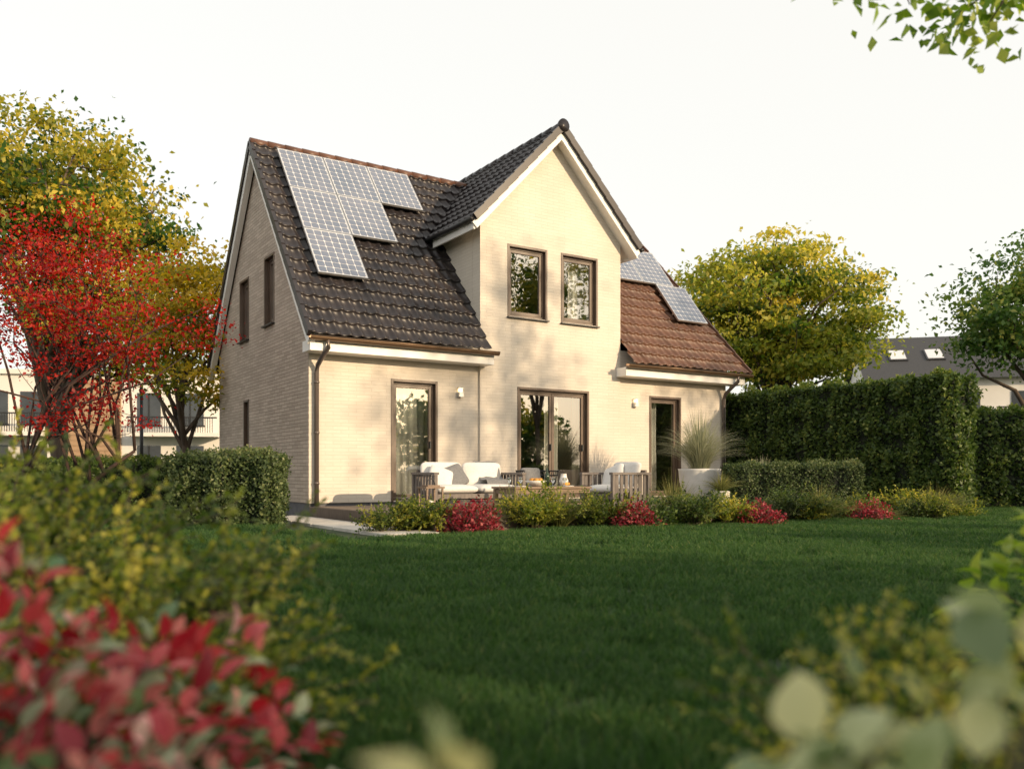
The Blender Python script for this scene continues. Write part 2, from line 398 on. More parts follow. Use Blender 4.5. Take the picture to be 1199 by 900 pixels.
wall('gable_wall_left',gp,lambda a,z:(-.003,a+.001,z),[G1,G2,G3],(-1,0,0),M_gable,.29)
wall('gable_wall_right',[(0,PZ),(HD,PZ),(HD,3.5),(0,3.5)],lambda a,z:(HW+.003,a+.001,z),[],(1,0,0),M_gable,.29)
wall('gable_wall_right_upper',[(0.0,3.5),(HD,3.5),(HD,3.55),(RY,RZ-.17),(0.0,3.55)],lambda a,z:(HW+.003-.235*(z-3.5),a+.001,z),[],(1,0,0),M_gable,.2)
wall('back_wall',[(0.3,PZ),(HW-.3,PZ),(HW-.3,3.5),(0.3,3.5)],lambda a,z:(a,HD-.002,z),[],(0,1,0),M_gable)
b=MB()
b.bb((.02,.03,-.1),(HW-.02,HD-.03,PZ-.001),0)
b.bb((CX-HB+.02,-PR+.02,-.1),(CX+HB-.02,.03,PZ-.002),0)
b.obj('plinth',[M_plinth],house)
b=MB()
b.bb((.3,.3,PZ),(HW-.3,HD-.3,PZ+.02),0); b.bb((.3,.26,2.85),(HW-.3,HD-.3,2.98),0)
b.bb((.3,3.4,.28),(HW-.3,3.5,2.85),0); b.bb((3.4,.31,.28),(3.5,3.4,2.85),0); b.bb((7.2,.31,.28),(7.3,3.4,2.85),0)
b.bb((3.8,2.6,2.98),(6.9,2.68,6.3),0)
b.obj('interior',[M_int],house)

def tiles(name,o,u,v,W,L,mat,keep,tw=.225,cl=.33,shear=0):
    o=np.array(o,float);u=np.array(u,float);v=np.array(v,float);v/=np.linalg.norm(v)
    n=np.cross(u,v); n/=np.linalg.norm(n)
    if n[2]<0:n=-n
    nu=int(W/tw*10)+1; us=np.linspace(0,W,nu)
    ph=(us/tw)%1.0
    prof=np.where(ph<.55,.030*np.sin(np.pi*ph/.55),-.008*np.sin(np.pi*(ph-.55)/.45))
    nc=int(math.ceil(L/cl)); vs=[];hs=[]
    for k in range(nc):
        vs+=[k*cl,k*cl+.004,min(k*cl+.05,L),min((k+1)*cl-.002,L)]; hs+=[.036,.052,.048,.0]
    vs=np.minimum(np.array(vs),L);hs=np.array(hs)
    Ug,Vg=np.meshgrid(us,vs); Hh=prof[None,:]+hs[:,None]
    jit=rng.normal(size=(nc,nu//10+2))*.004
    Hh+=jit[np.repeat(np.arange(nc),4)[:,None],(us/tw).astype(int)[None,:]]
    Ug=Ug*(1-shear*Vg/L/W) if shear else Ug
    P=o+Ug[...,None]*u+Vg[...,None]*v+Hh[...,None]*n
    R,Cn=Ug.shape; P=P.reshape(-1,3)
    i=np.arange(R-1)[:,None]*Cn+np.arange(Cn-1)[None]; f=np.stack([i,i+1,i+1+Cn,i+Cn],-1).reshape(-1,4)
    c=P[f].mean(1); f=f[keep(c)]
    return np_mesh(name,P,f,None,mat,house)
Lm=math.hypot(RY-EY,RZ-EZ)
def keep_main(c):
    ins=(np.abs(c[:,0]-CX)<HB+.01)&(c[:,2]<zdorm(c[:,0])-.12)
    return ~ins
tiles('roof_tiles_front_left',(-.15,EY,EZ),(1,0,0),(0,RY-EY,RZ-EZ),CX+.15,Lm,M_tile,keep_main)
tiles('roof_tiles_front_right',(CX,EY,EZ),(1,0,0),(0,RY-EY,RZ-EZ),HW+.38-CX,Lm,M_tilewarm,keep_main,shear=SH)  # right slope: warm reflection painted in as tile colour
tiles('roof_tiles_back',(-.15,HD-EY,EZ),(1,0,0),(0,-(RY-EY),RZ-EZ),HW+.53,Lm,M_tile,lambda c:np.ones(len(c),bool),shear=SH)
Ld=math.hypot(DH,DS*DH); y0=-PR-DO; YB=HD+PR+.3
kd=lambda c:(c[:,2]>zmain(c[:,1])-.25)
tiles('bay_roof_left',(CX-DH,y0,DZ-DS*DH),(0,1,0),(1,0,DS),YB-y0,Ld,M_tile,kd)
tiles('bay_roof_right',(CX+DH,y0,DZ-DS*DH),(0,1,0),(-1,0,DS),YB-y0,Ld,M_tile,kd)
b=MB()
def ridge(p,q,r=.10,mat=0):
    p,q=Vector(p),Vector(q); n=max(1,int((q-p).length/.36)); 
    for i in range(n):
        a=p+(q-p)*i/n; c=p+(q-p)*(i+1.08)/n
        b.tube([a,c],[r,r*.88],12,mat)
ridge((-.17,RY,RZ+.02),(CX-.3,RY,RZ+.02),.1,1); ridge((CX+.3,RY,RZ+.02),(HW+.36-SH,RY,RZ+.02),.1,1)  # main ridge caps: warm sun glints carried by the tile colour
ridge((CX,y0-.03,DZ+.02),(CX,YB,DZ+.02),.1)
b.tube([(CX,y0-.06,DZ+.02),(CX,y0,DZ+.02)],[.14,.13],16)
def verge(p,q,w=.09,h=.12,mat=0,up=(0,0,1)):
    p,q=Vector(p),Vector(q); n=max(1,int((q-p).length/.33))
    for i in range(n):
        a=p+(q-p)*i/n; c=p+(q-p)*(i+1.04)/n; a=a+Vector((0,0,.02))
        b.beam(a,c,w,h,mat,up)
verge((-.16,EY-.02,EZ+.0),(-.16,RY,RZ-.0),.07,.13,0)
verge((-.16,HD-EY,EZ),(-.16,RY,RZ),.07,.13)
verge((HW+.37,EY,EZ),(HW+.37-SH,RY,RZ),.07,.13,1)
verge((HW+.37,HD-EY,EZ),(HW+.37-SH,RY,RZ),.07,.13,0)
verge((CX-DH,y0-.02,DZ-DS*DH),(CX,y0-.02,DZ),.07,.14,0)
verge((CX+DH,y0-.02,DZ-DS*DH),(CX,y0-.02,DZ),.07,.14,0)
b.obj('ridge_and_verge_tiles',[M_tile,M_tilewarm],house)
b=MB()
b.beam((-.10,EY+.05,EZ-.12),(-.10,RY,RZ-.19),.12,.13,0); b.beam((-.10,HD-EY-.05,EZ-.12),(-.10,RY,RZ-.19),.12,.13,0)
b.beam((CX-DH+.02,y0+.04,DZ-DS*DH-.13),(CX,y0+.04,DZ-.15),.05,.15,0,up=(0,0,1))
b.beam((CX+DH-.02,y0+.045,DZ-DS*DH-.13),(CX,y0+.045,DZ-.153),.05,.15,0,up=(0,0,1))
for sx in(-1,1):
    b.beam((CX+sx*(HB+.15),y0+.08,DZ-DS*(HB+.15)-.17),(CX+sx*(HB+.15),2.0,DZ-DS*(HB+.15)-.17),.30,.03,0,up=(sx*DS,0,1))
    b.beam((CX+sx*DH*.98,(y0+.0)/2+.0,DZ-DS*DH-.17),(CX+sx*.02,y0/2,DZ-.19),abs(y0)-.1,.03,0)
    b.bb((CX+sx*(DH-.01),y0+.05,DZ-DS*DH-.2),(CX+sx*(DH-.05),1.4,DZ-DS*DH-.02),0)
b.bb((-.12,-.40,2.94),(CX-HB-.01,-.004,3.13),0); b.bb((CX+HB+.01,-.40,2.94),(HW+.24,-.004,3.13),0)
b.bb((CX-HB-.01,-.40,2.94),(CX-HB+.12,-PR-.004,3.13),0);b.bb((CX+HB-.12,-.40,2.94),(CX+HB+.01,-PR-.004,3.13),0)
b.obj('eave_boards',[M_white],house,.004)
b=MB()
for x0,x1 in ((-.16,CX-HB+.16),(CX+HB-.16,HW+.36)):
    n=10
    vs=[];fs=[]
    for x in (x0,x1):
        for r in (.065,.058):
            for k in range(n+1):
                t=math.pi+math.pi*k/n; vs.append((x,-.50+r*math.cos(t),3.17+r*math.sin(t)))
    m=n+1
    for k in range(n): fs+=[(k,k+1,k+1+2*m,k+2*m),(m+k,m+k+1,3*m+k+1,3*m+k),(k,k+1,m+k+1,m+k),(2*m+k,2*m+k+1,3*m+k+1,3*m+k)]
    b.add(vs,fs,0,False)
    b.bb((x0+.02,-.435,3.135),(x1-.02,-.41,3.2),0)
    b.tube([(x0,-.565,3.175),(x1,-.565,3.175)],.010,8,0)
b.tube([(CX-DH-.06,y0-.02,DZ-DS*DH-.02),(CX-DH-.06,1.7,DZ-DS*DH-.02)],.05,8,1)
b.tube([(CX+DH+.06,y0-.02,DZ-DS*DH-.02),(CX+DH+.06,1.7,DZ-DS*DH-.02)],.05,8,1)
b.obj('gutters',[M_gutter,M_dark],house)
b=MB()
b.tube([(.18,-.50,3.12),(.18,-.49,3.0),(.14,-.32,2.86),(.12,-.12,2.72),(.12,-.07,2.6),(.12,-.07,.1)],.042,10)
b.tube([(HW-.1,-.50,3.12),(HW-.1,-.49,3.0),(HW-.12,-.30,2.86),(HW-.14,-.12,2.72),(HW-.14,-.07,2.6),(HW-.14,-.07,.1)],.042,10)
for z in (.6,1.5,2.4):
    for x in (.12,HW-.14): b.tube([(x,-.07,z),(x,-.07,z+.04)],.05,10)
b.obj('downpipes',[M_pipe],house)
def window(a0,a1,z0,z1,M,panes=1,curt='both',sill=True,name='window'):
    f=MB(); f.M=M
    w=a1-a0; d=.10; fw=.055
    f.bb((a0,d-.03,z0),(a0+fw,d+.05,z1)); f.bb((a1-fw,d-.03,z0),(a1,d+.05,z1))
    f.bb((a0+fw,d-.03,z1-fw),(a1-fw,d+.05,z1)); f.bb((a0+fw,d-.03,z0),(a1-fw,d+.05,z0+fw))
    t=.018
    f.bb((a0-.03,-.012,z0-.02),(a0+t,d-.031,z1+.03)); f.bb((a1-t,-.012,z0-.02),(a1+.03,d-.031,z1+.03)); f.bb((a0+t,-.0115,z1-t),(a1-t,d-.031,z1+.03))
    for i in range(panes):
        p0=a0+fw+(w-2*fw)*i/panes+.004; p1=a0+fw+(w-2*fw)*(i+1)/panes-.004; s=.06
        dd=d
        f.bb((p0,dd-.012,z0+fw+.004),(p0+s,dd+.035,z1-fw-.004)); f.bb((p1-s,dd-.012,z0+fw+.004),(p1,dd+.035,z1-fw-.004))
        f.bb((p0+s,dd-.012,z1-fw-.004-s),(p1-s,dd+.035,z1-fw-.004)); f.bb((p0+s,dd-.012,z0+fw+.004),(p1-s,dd+.035,z0+fw+.004+s))
        f.add([(p0+s-.01,dd+.012,z0+fw+s-.01),(p1-s+.01,dd+.012,z0+fw+s-.01),(p1-s+.01,dd+.012,z1-fw-s+.01),(p0+s-.01,dd+.012,z1-fw-s+.01)],[(0,1,2,3)],1)
        if z1-z0>2: f.bb((p1-s+.01,dd-.06,z0+1.0),(p1-s+.035,dd-.012,z0+1.14),2)
    if sill: f.bb((a0-.05,-.07,z0-.045),(a1+.05,d-.032,z0-.021),2)
    o=f.obj(name,[M_brown,M_glass,M_dark],house,.003)
    c=MB(); c.M=M
    def cur(x0,x1,folds):
        n=folds*8; vs=[];fs=[]
        for j in range(7):
            for i in range(n+1):
                t=i/n; z=z0+.03+(z1-z0-.05)*j/6
                vs.append((x0+(x1-x0)*t,.42+.035*math.sin(t*folds*6.283)+.01*math.sin(t*folds*2.1+j),z))
        for j in range(6):
            for i in range(n): fs.append((j*(n+1)+i,j*(n+1)+i+1,(j+1)*(n+1)+i+1,(j+1)*(n+1)+i))
        c.add(vs,fs,0,True)
    if curt=='right': cur(a0+w*.5,a1+.1,4)
    if curt=='left': cur(a0-.1,a0+w*.6,5)
    if curt=='door1': cur(a0+.16,a1+.1,6)
    if curt=='mid': cur(a0+.02,a0+w*.17,3); cur(a0+w*.52,a0+w*.72,3);cur(a1-w*.06,a1+.1,2)
    if c.v: c.obj('curtain',[M_curt],house)
I4=Matrix.Identity(4); MBay=Matrix.Translation((0,-PR,0))
window(*D1,I4,1,'door1',False,'terrace_door'); window(*D2,MBay,2,'mid',False,'terrace_double_door'); window(*D3,I4,1,'left',False,'terrace_door_right')
window(*W1,MBay,1,'none'); window(*W2,MBay,1,'right')
MG=Matrix(((0,1,0,-.003),(1,0,0,0),(0,0,1,0),(0,0,0,1)))
for g in (G1,G2,G3): window(*g,MG,1,'right',True,'side_window')
b=MB()
for x in (3.07,7.62):
    b.bb((x-.05,-.10,2.30),(x+.05,-.0,2.40),0); b.bb((x-.035,-.085,2.40),(x+.035,-.02,2.47),1); b.bb((x-.05,-.10,2.47),(x+.05,-.01,2.49),0)
b.obj('wall_lamps',[M_alu,M_lampglass],house,.003)
b=MB()
vdir=Vector((0,RY-EY,RZ-EZ)).normalized(); ndir=Vector((1,0,0)).cross(vdir)
if ndir.z<0: ndir=-ndir
PWd,PH=1.0,1.31
def panel(x0,v0):
    o=Vector((x0,EY,EZ))+vdir*v0+ndir*.16
    R=Matrix((Vector((1,0,0)),vdir,ndir)).transposed()
    c=o+Vector((1,0,0))*PWd/2+vdir*PH/2
    b.box(c,(PWd-.02,PH-.02,.035),0,R=R)
    for s in(-1,1):
        b.box(c+Vector((s*(PWd/2-.018),0,0)),(.02,PH-.016,.045),2,R=R); b.box(c+vdir*s*(PH/2-.018),(PWd-.056,.02,.045),2,R=R)
        b.box(c+vdir*s*.35-ndir*.06,(PWd-.1,.04,.07),2,R=R)
    nx,ny=6,8; gx=(PWd-.07)/nx; gy=(PH-.07)/ny
    for i in range(nx):
        for j in range(ny):
            a=c+Vector((1,0,0))*((i+.5)*gx-(PWd-.07)/2)+vdir*((j+.5)*gy-(PH-.07)/2)+ndir*.0205
            hx,hy=gx/2-.006,gy/2-.006; ex=Vector((1,0,0))
            k=.018
            b.add([a-ex*(hx-k)-vdir*hy,a+ex*(hx-k)-vdir*hy,a+ex*hx-vdir*(hy-k),a+ex*hx+vdir*(hy-k),a+ex*(hx-k)+vdir*hy,a-ex*(hx-k)+vdir*hy,a-ex*hx+vdir*(hy-k),a-ex*hx-vdir*(hy-k)],[tuple(range(8))],1)
top=.955*Lm
for r,cs in ((0,(0,1,2)),(1,(0,1)),(2,(0,))):
    for c_ in cs: panel(.30+c_*PWd,top-(r+1)*PH)
for r,cs in ((0,(0,)),(1,(0,1)),(2,(0,))):
    for c_ in cs: panel((9.66,9.95,10.32)[r]-PWd-c_*PWd,top-(r+1)*PH)
b.obj('solar_panels',[M_back,M_cell,M_alu],house)

# ------------------------------------------------------------ GROUND, TERRACE
def groundmat():
    m,nt,bb=newmat('ground_grass')
    g=N(nt,'ShaderNodeNewGeometry'); nz=N(nt,'ShaderNodeTexNoise'); nz.inputs['Scale'].default_value=3; nz.inputs['Detail'].default_value=10
    nt.links.new(g.outputs['Position'],nz.inputs['Vector']); r=ramp(nt,[(.3,(.014,.028,.009)),(.7,(.03,.055,.018))])
    nt.links.new(nz.outputs['Fac'],r.inputs[0]); nt.links.new(r.outputs[0],bb.inputs['Base Color']); bb.inputs['Roughness'].default_value=.95
    return m
b=MB(); b.add([(-400,-400,0),(400,-400,0),(400,400,0),(-400,400,0)],[(0,1,2,3)]); b.obj('ground',[groundmat()])
b=MB(); b.add([(-.1,-5.45,.008),(11.2,-5.5,.008),(11.2,-.1,.008),(-.1,-.1,.008)],[(0,1,2,3)]); b.obj('planting_bed',[M_soil])
b=MB()
y=-.16
while y>-4.75:
    b.bb((.02,y-.135,.18),(9.6,y,.21)); y-=.143
b.bb((.05,-4.8,.0),(9.55,-.1,.178)); b.bb((0,-4.86,-.02),(9.6,-4.815,.205)); b.bb((-.03,-4.86,-.02),(.0,-.1,.205))
b.obj('terrace_deck',[M_deck],None,.004)
b=MB()
for i in range(6): b.bb((-.85,-.9*i-.86+.2,-.02),(-.12,-.9*i+.2,.045))
b.obj('paving_path',[M_conc],None,.008)

# ------------------------------------------------------------ LAWN
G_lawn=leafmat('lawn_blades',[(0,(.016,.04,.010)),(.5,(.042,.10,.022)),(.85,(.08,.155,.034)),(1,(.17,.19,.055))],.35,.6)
def grass_tile(name,n,h,w,size):
    b_=np.zeros((n,3)); b_[:,:2]=rng.uniform(-size/2,size/2,(n,2))
    az=rng.random(n)*6.283; ln=rng.normal(size=(n,2))*.4
    H=h*rng.uniform(.5,1.2,n)*(1+.25*rough_noise(b_,6,2))
    side=np.stack([np.cos(az),np.sin(az),np.zeros(n)],1)
    lean=np.stack([ln[:,0],ln[:,1],np.zeros(n)],1)
    up=np.array([0,0,1.])
    m=b_+(lean*.35+up*.6)*H[:,None]; t=b_+(lean*1.1+up*.95)*H[:,None]
    v=np.stack([b_-side*w/2,b_+side*w/2,m+side*w*.4,m-side*w*.4,t+side*w*.06,t-side*w*.06],1)
    f=np.array([[0,1,2,3],[3,2,4,5]]); fs=(f[None]+np.arange(n)[:,None,None]*6).reshape(-1,4)
    patch=rough_noise(b_*1.0,4,11)*.14
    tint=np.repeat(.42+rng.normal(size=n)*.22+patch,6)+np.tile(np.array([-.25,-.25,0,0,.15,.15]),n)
    return np_mesh(name,v.reshape(-1,3),fs,tint,G_lawn,False).data
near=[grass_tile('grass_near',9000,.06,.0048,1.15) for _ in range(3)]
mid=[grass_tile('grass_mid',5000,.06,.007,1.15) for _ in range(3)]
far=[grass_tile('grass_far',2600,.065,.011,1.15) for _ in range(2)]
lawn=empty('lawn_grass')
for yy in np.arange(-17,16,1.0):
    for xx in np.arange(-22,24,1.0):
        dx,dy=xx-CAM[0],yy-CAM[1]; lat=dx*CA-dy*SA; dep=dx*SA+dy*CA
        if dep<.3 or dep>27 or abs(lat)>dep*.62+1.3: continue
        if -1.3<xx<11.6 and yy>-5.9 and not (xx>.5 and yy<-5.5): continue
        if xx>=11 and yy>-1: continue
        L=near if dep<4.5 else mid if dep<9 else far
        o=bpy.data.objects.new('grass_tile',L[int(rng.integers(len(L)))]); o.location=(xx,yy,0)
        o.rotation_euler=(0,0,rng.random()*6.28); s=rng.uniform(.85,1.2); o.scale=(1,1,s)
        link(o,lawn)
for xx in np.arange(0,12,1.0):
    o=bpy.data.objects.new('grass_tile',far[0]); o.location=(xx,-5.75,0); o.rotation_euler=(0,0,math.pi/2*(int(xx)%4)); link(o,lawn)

# ------------------------------------------------------------ LEAF MATERIALS
L_yg=leafmat('leaf_yellow_green',[(0,(.03,.065,.012)),(.4,(.11,.17,.025)),(.7,(.32,.33,.05)),(1,(.58,.48,.09))],.45)
L_gold=leafmat('leaf_gold',[(0,(.06,.09,.012)),(.4,(.22,.22,.03)),(.7,(.50,.38,.05)),(1,(.70,.48,.08))],.45)
L_gr=leafmat('leaf_green',[(0,(.02,.05,.01)),(.5,(.07,.14,.03)),(.8,(.16,.23,.05)),(1,(.34,.34,.08))],.4)
L_mix=leafmat('leaf_green_gold',[(0,(.015,.045,.01)),(.42,(.05,.11,.02)),(.6,(.24,.24,.035)),(1,(.65,.50,.08))],.45)
L_red=leafmat('leaf_red',[(0,(.09,.006,.006)),(.5,(.33,.013,.012)),(.85,(.50,.035,.018)),(1,(.60,.14,.03))],.4)
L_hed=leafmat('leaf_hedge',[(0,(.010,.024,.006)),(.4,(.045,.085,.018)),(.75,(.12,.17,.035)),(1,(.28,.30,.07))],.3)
L_box=leafmat('leaf_box_hedge',[(0,(.012,.025,.008)),(.4,(.05,.08,.025)),(.75,(.13,.17,.06)),(1,(.30,.30,.14))],.25)
L_ber=leafmat('leaf_crimson_shrub',[(0,(.03,.02,.008)),(.3,(.09,.04,.02)),(.5,(.20,.015,.025)),(.8,(.36,.04,.06)),(1,(.5,.14,.13))],.3)
L_orn=leafmat('ornamental_grass_blade',[(0,(.04,.055,.015)),(.5,(.13,.15,.04)),(1,(.34,.30,.10))],.3)
L_pale=leafmat('pale_grass_blade',[(0,(.14,.16,.09)),(.5,(.30,.31,.20)),(1,(.5,.48,.32))],.3)
L_oliv=leafmat('leaf_olive',[(0,(.018,.035,.008)),(.4,(.06,.10,.018)),(.7,(.17,.21,.035)),(1,(.42,.38,.07))],.4)
L_fred=leafmat('leaf_foreground_red',[(0,(.05,.11,.05)),(.28,(.17,.25,.11)),(.40,(.36,.40,.26)),(.46,(.16,.02,.03)),(.60,(.38,.03,.04)),(.80,(.55,.11,.11)),(1,(.66,.38,.32))],.3,.4)
L_fgr=leafmat('leaf_foreground_pale',[(0,(.06,.10,.045)),(.5,(.22,.28,.13)),(.8,(.42,.45,.24)),(1,(.62,.56,.26))],.35,.45)
L_lime=leafmat('leaf_lime',[(0,(.08,.16,.02)),(.5,(.24,.34,.05)),(1,(.46,.48,.12))],.45)
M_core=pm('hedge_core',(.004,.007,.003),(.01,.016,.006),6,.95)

# ------------------------------------------------------------ HEDGES
X3=np.array([1,0,0.]);Y3=np.array([0,1,0.])
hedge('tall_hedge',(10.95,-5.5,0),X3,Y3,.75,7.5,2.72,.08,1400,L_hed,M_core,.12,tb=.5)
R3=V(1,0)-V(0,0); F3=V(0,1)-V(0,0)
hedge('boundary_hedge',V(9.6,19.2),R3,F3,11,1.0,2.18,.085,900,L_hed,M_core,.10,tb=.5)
hedge('low_box_hedge',V(4.15,16.2),R3,F3,2.5,.7,.95,.045,2600,L_box,M_core,.06)
hedge('box_hedge',V(-4.95,12.45),R3*.97+F3*-.05,F3,1.5,1.0,1.04,.05,3200,L_box,M_core,.09,tb=.5)
hedge('rear_box_hedge',V(-13,18.5),R3,F3,7.2,1.2,1.05,.06,1300,L_hed,M_core,.10)

# ------------------------------------------------------------ TREES
def E(lat,dep,z,rx,ry,rz): return (V(lat,dep,z),np.array([rx,ry,rz]))
tree('zelkova_tree',V(9.4,30.5),3.8,[E(9.4,30,6.4,3.7,3,2.5),E(7.0,30,6.9,1.5,2,1.6),E(11.4,30,6.2,1.9,2,1.9),E(9.6,30,8.2,1.6,1.8,1.1),E(9.2,29,4.8,3.2,2,.9)],260,125,.18,L_yg,M_bark,.16,.46,.32,20,.64,3,shell=.38,tspread=.22)
tree('lime_tree',V(14.9,24),3.6,[E(14.8,24,5.5,2.2,2,1.8),E(13.3,24,4.9,1.1,1,1.1)],90,130,.15,L_gr,M_bark,.16,.40,.5,14,.66)
tree('large_green_tree',V(-13.2,25),4.5,[E(-13.2,25,8.2,3.2,3,2.8),E(-10.6,25,6.6,1.7,2,2.2),E(-15,25,9.6,2,2,2.2),E(-12,25,4.8,2.4,2,1.6)],260,115,.17,L_mix,M_bark,.22,.5,.38,22,.56,2,tspread=.26)
tree('golden_tree',V(-8.0,21),2.6,[E(-7.9,21,3.6,1.5,1.3,1.6),E(-7.6,21,5.4,1.2,1,1.5),E(-9.0,21,4.6,1.1,1.2,1.5)],120,100,.12,L_gold,M_bark,.11,.32,.42,14,.62)
tree('red_maple_tree',V(-8.3,15),1.2,[E(-7.8,15,4.0,1.9,2,1.6),E(-6.2,15,3.4,1.1,1.2,.8),E(-9,15,4.2,1.6,1.6,1.5),E(-7.2,15,2.2,1.6,1.2,.8)],230,44,.07,L_red,M_barkr,.06,.24,.38,9,.5,3)
tree('overhanging_lime_tree',V(6.2,4.2),4.2,[E(3.6,5.6,4.5,1.6,.8,.5),E(5.6,4.5,5.2,1.2,1.2,.6),E(2.7,5.1,3.74,.8,.5,.22)],95,42,.10,L_lime,M_bark,.11,.2,.6,14,.5)
def tall(name,x,y,c,r,ncl,per,ls,mat):
    tree(name,(x,y,0),c*.6,[(np.array([x,y,c]),np.array(r))],ncl,per,ls,mat,M_bark,.2,.55,.45,14,.5)
tall('plane_tree',25,-29,11.5,(4,4,4.5),110,80,.26,L_mix)
tall('birch_tree',15.5,-31,12.0,(2.8,2.0,2.8),34,48,.2,L_gr)
def mass(pts,per,ls,name,mat,tb=.45):
    P=[];TI=[]
    for (x,y,r,h) in pts:
        ncl=26; D=rnd(ncl); cl=np.array([x,y,h*.56])+D*np.array([r,r,h*.44])*(rng.random((ncl,1))**.35)
        idx=np.repeat(np.arange(ncl),per); q=cl[idx]+rng.normal(size=(len(idx),3))*np.array([r*.26,r*.26,r*.17])
        q[:,2]=np.abs(q[:,2]); P.append(q); TI.append((tb+rng.normal(size=ncl)*.17)[idx]+rng.normal(size=len(idx))*.1)
    P=np.vstack(P);TI=np.concatenate(TI);n=len(P)
    return leaves(name,P,rnd(n),rnd(n)+np.array([0,0,.8]),ls*rng.uniform(.6,1.3,n),TI,mat)
pts=[(x+rng.normal(),-33+rng.normal()*1.5,rng.uniform(2.0,3.0),rng.uniform(5.2,7.6)) for x in np.arange(-30,46,3.9)]
mass(pts,80,.42,'distant_trees',L_mix,.38)
pts=[]
for lat in np.arange(-60,-16,4.5): pts.append((*V(lat+rng.normal(),62+rng.normal()*3)[:2],3.5,rng.uniform(6,9)))
for lat in np.arange(20,64,4.5): pts.append((*V(lat+rng.normal(),60+rng.normal()*3)[:2],3.5,rng.uniform(5,7)))
mass(pts,70,.55,'distant_trees',L_mix)

# ------------------------------------------------------------ NEIGHBOUR BUILDINGS
def frame_M(lat,dep,rz):
    p=V(lat,dep); return Matrix.Translation(Vector(p.tolist()))@Matrix.Rotation(-A+rz,4,'Z')
M_nwhite=pm('render_white',(.66,.63,.58),(.74,.71,.66),1,.8); M_nwood=pm('timber_cladding',(.30,.19,.11),(.42,.28,.17),5,.7,.2,stretch=(1,1,14))
M_nglass=pm('dark_glazing',(.03,.035,.04),(.06,.07,.08),1,.1)
nb=empty('neighbour_apartment_building'); b=MB(); b.M=frame_M(-31,44,math.radians(8))
b.bb((0,0,0),(16,9,6.0),0); b.bb((-.2,-.2,6.001),(16.2,9.2,6.25),0)
b.bb((7.4,-.12,.3),(10.4,-.002,5.8),1)
for k in range(20): b.bb((7.42,-.16,.4+k*.27),(10.38,-.122,.52+k*.27),1)
for x,w in ((1,1.6),(3.4,1.4),(5.4,1.3),(11.2,1.2),(13.2,1.4)):
    for z in (.6,3.4):
        b.bb((x,-.03,z),(x+w,.0-.002,z+1.7),2); b.bb((x-.06,-.06,z-.08),(x+w+.06,-.031,z),3); b.bb((x+w/2-.03,-.06,z),(x+w/2+.03,-.031,z+1.7),3)
b.bb((.2,-1.4,2.75),(6.9,-.004,2.95),0)
for k in range(56): b.bb((.25+k*.12,-1.38,2.95),(.28+k*.12,-1.35,3.85),3)
b.bb((.2,-1.4,3.85),(6.9,-1.33,3.92),3); b.bb((11,-1.2,2.75),(15.5,-.004,2.95),0); b.bb((11,-1.2,3.7),(15.5,-1.14,3.78),3)
for k in range(36): b.bb((11.05+k*.12,-1.18,2.95),(11.08+k*.12,-1.15,3.7),3)
b.obj('building_body',[M_nwhite,M_nwood,M_nglass,M_dark],nb)
nb=empty('neighbour_row_house'); b=MB(); b.M=frame_M(18.4,44,math.radians(-14))
b.bb((0,0,0),(26,8,5.7),0)
b.add([(-.4,-.5,5.55),(26.4,-.5,5.55),(26.4,4,8.3),(-.4,4,8.3),(-.4,8.5,5.55),(26.4,8.5,5.55)],[(0,1,2,3),(3,2,5,4)],1)
b.add([(-.02,.02,5.7),(-.02,4,8.1),(-.02,7.98,5.7)],[(0,1,2)],0)
for x in (1.6,3.4,9,11,17):
    R_=Matrix.Rotation(math.atan2(2.75,4.5),3,'X'); b.box((x,1.9,7.08),(.75,1.1,.08),2,R=R_); b.box((x,1.9,7.05),(.9,1.25,.08),4,R=R_)
for x in (1.5,4,6.5,9,12,15):
    for z in (.8,3.4):
        b.bb((x,-.03,z),(x+1.1,-.002,z+1.5),5); b.bb((x-.05,-.07,z-.08),(x+1.15,-.031,z),3)
b.bb((5.5,-1.3,3.0),(14,-.004,3.15),0)
for k in range(70): b.bb((5.55+k*.12,-1.28,3.15),(5.58+k*.12,-1.25,4.0),3)
b.bb((5.5,-1.3,4.0),(14,-1.23,4.06),3)
b.obj('building_body',[M_nwhite,pm('dark_roof',(.03,.03,.033),(.05,.05,.052),8,.7,.3,stretch=(6,1,1)),M_back,M_dark,M_dark,M_nglass],nb)
b=MB(); p=V(-10.8,25)
b.tube([p+np.array([0,0,-.1]),p+np.array([0,0,3.4])],[.06,.045],10)
q=p+np.array([0,0,3.4]); b.tube([q,q+(R3*.8)+np.array([0,0,.08])],[.035,.03],8); b.box(tuple(q+R3*.85+np.array([0,0,.08])),(.5,.2,.08),0,rz=-A)
b.obj('street_lamp',[M_dark])

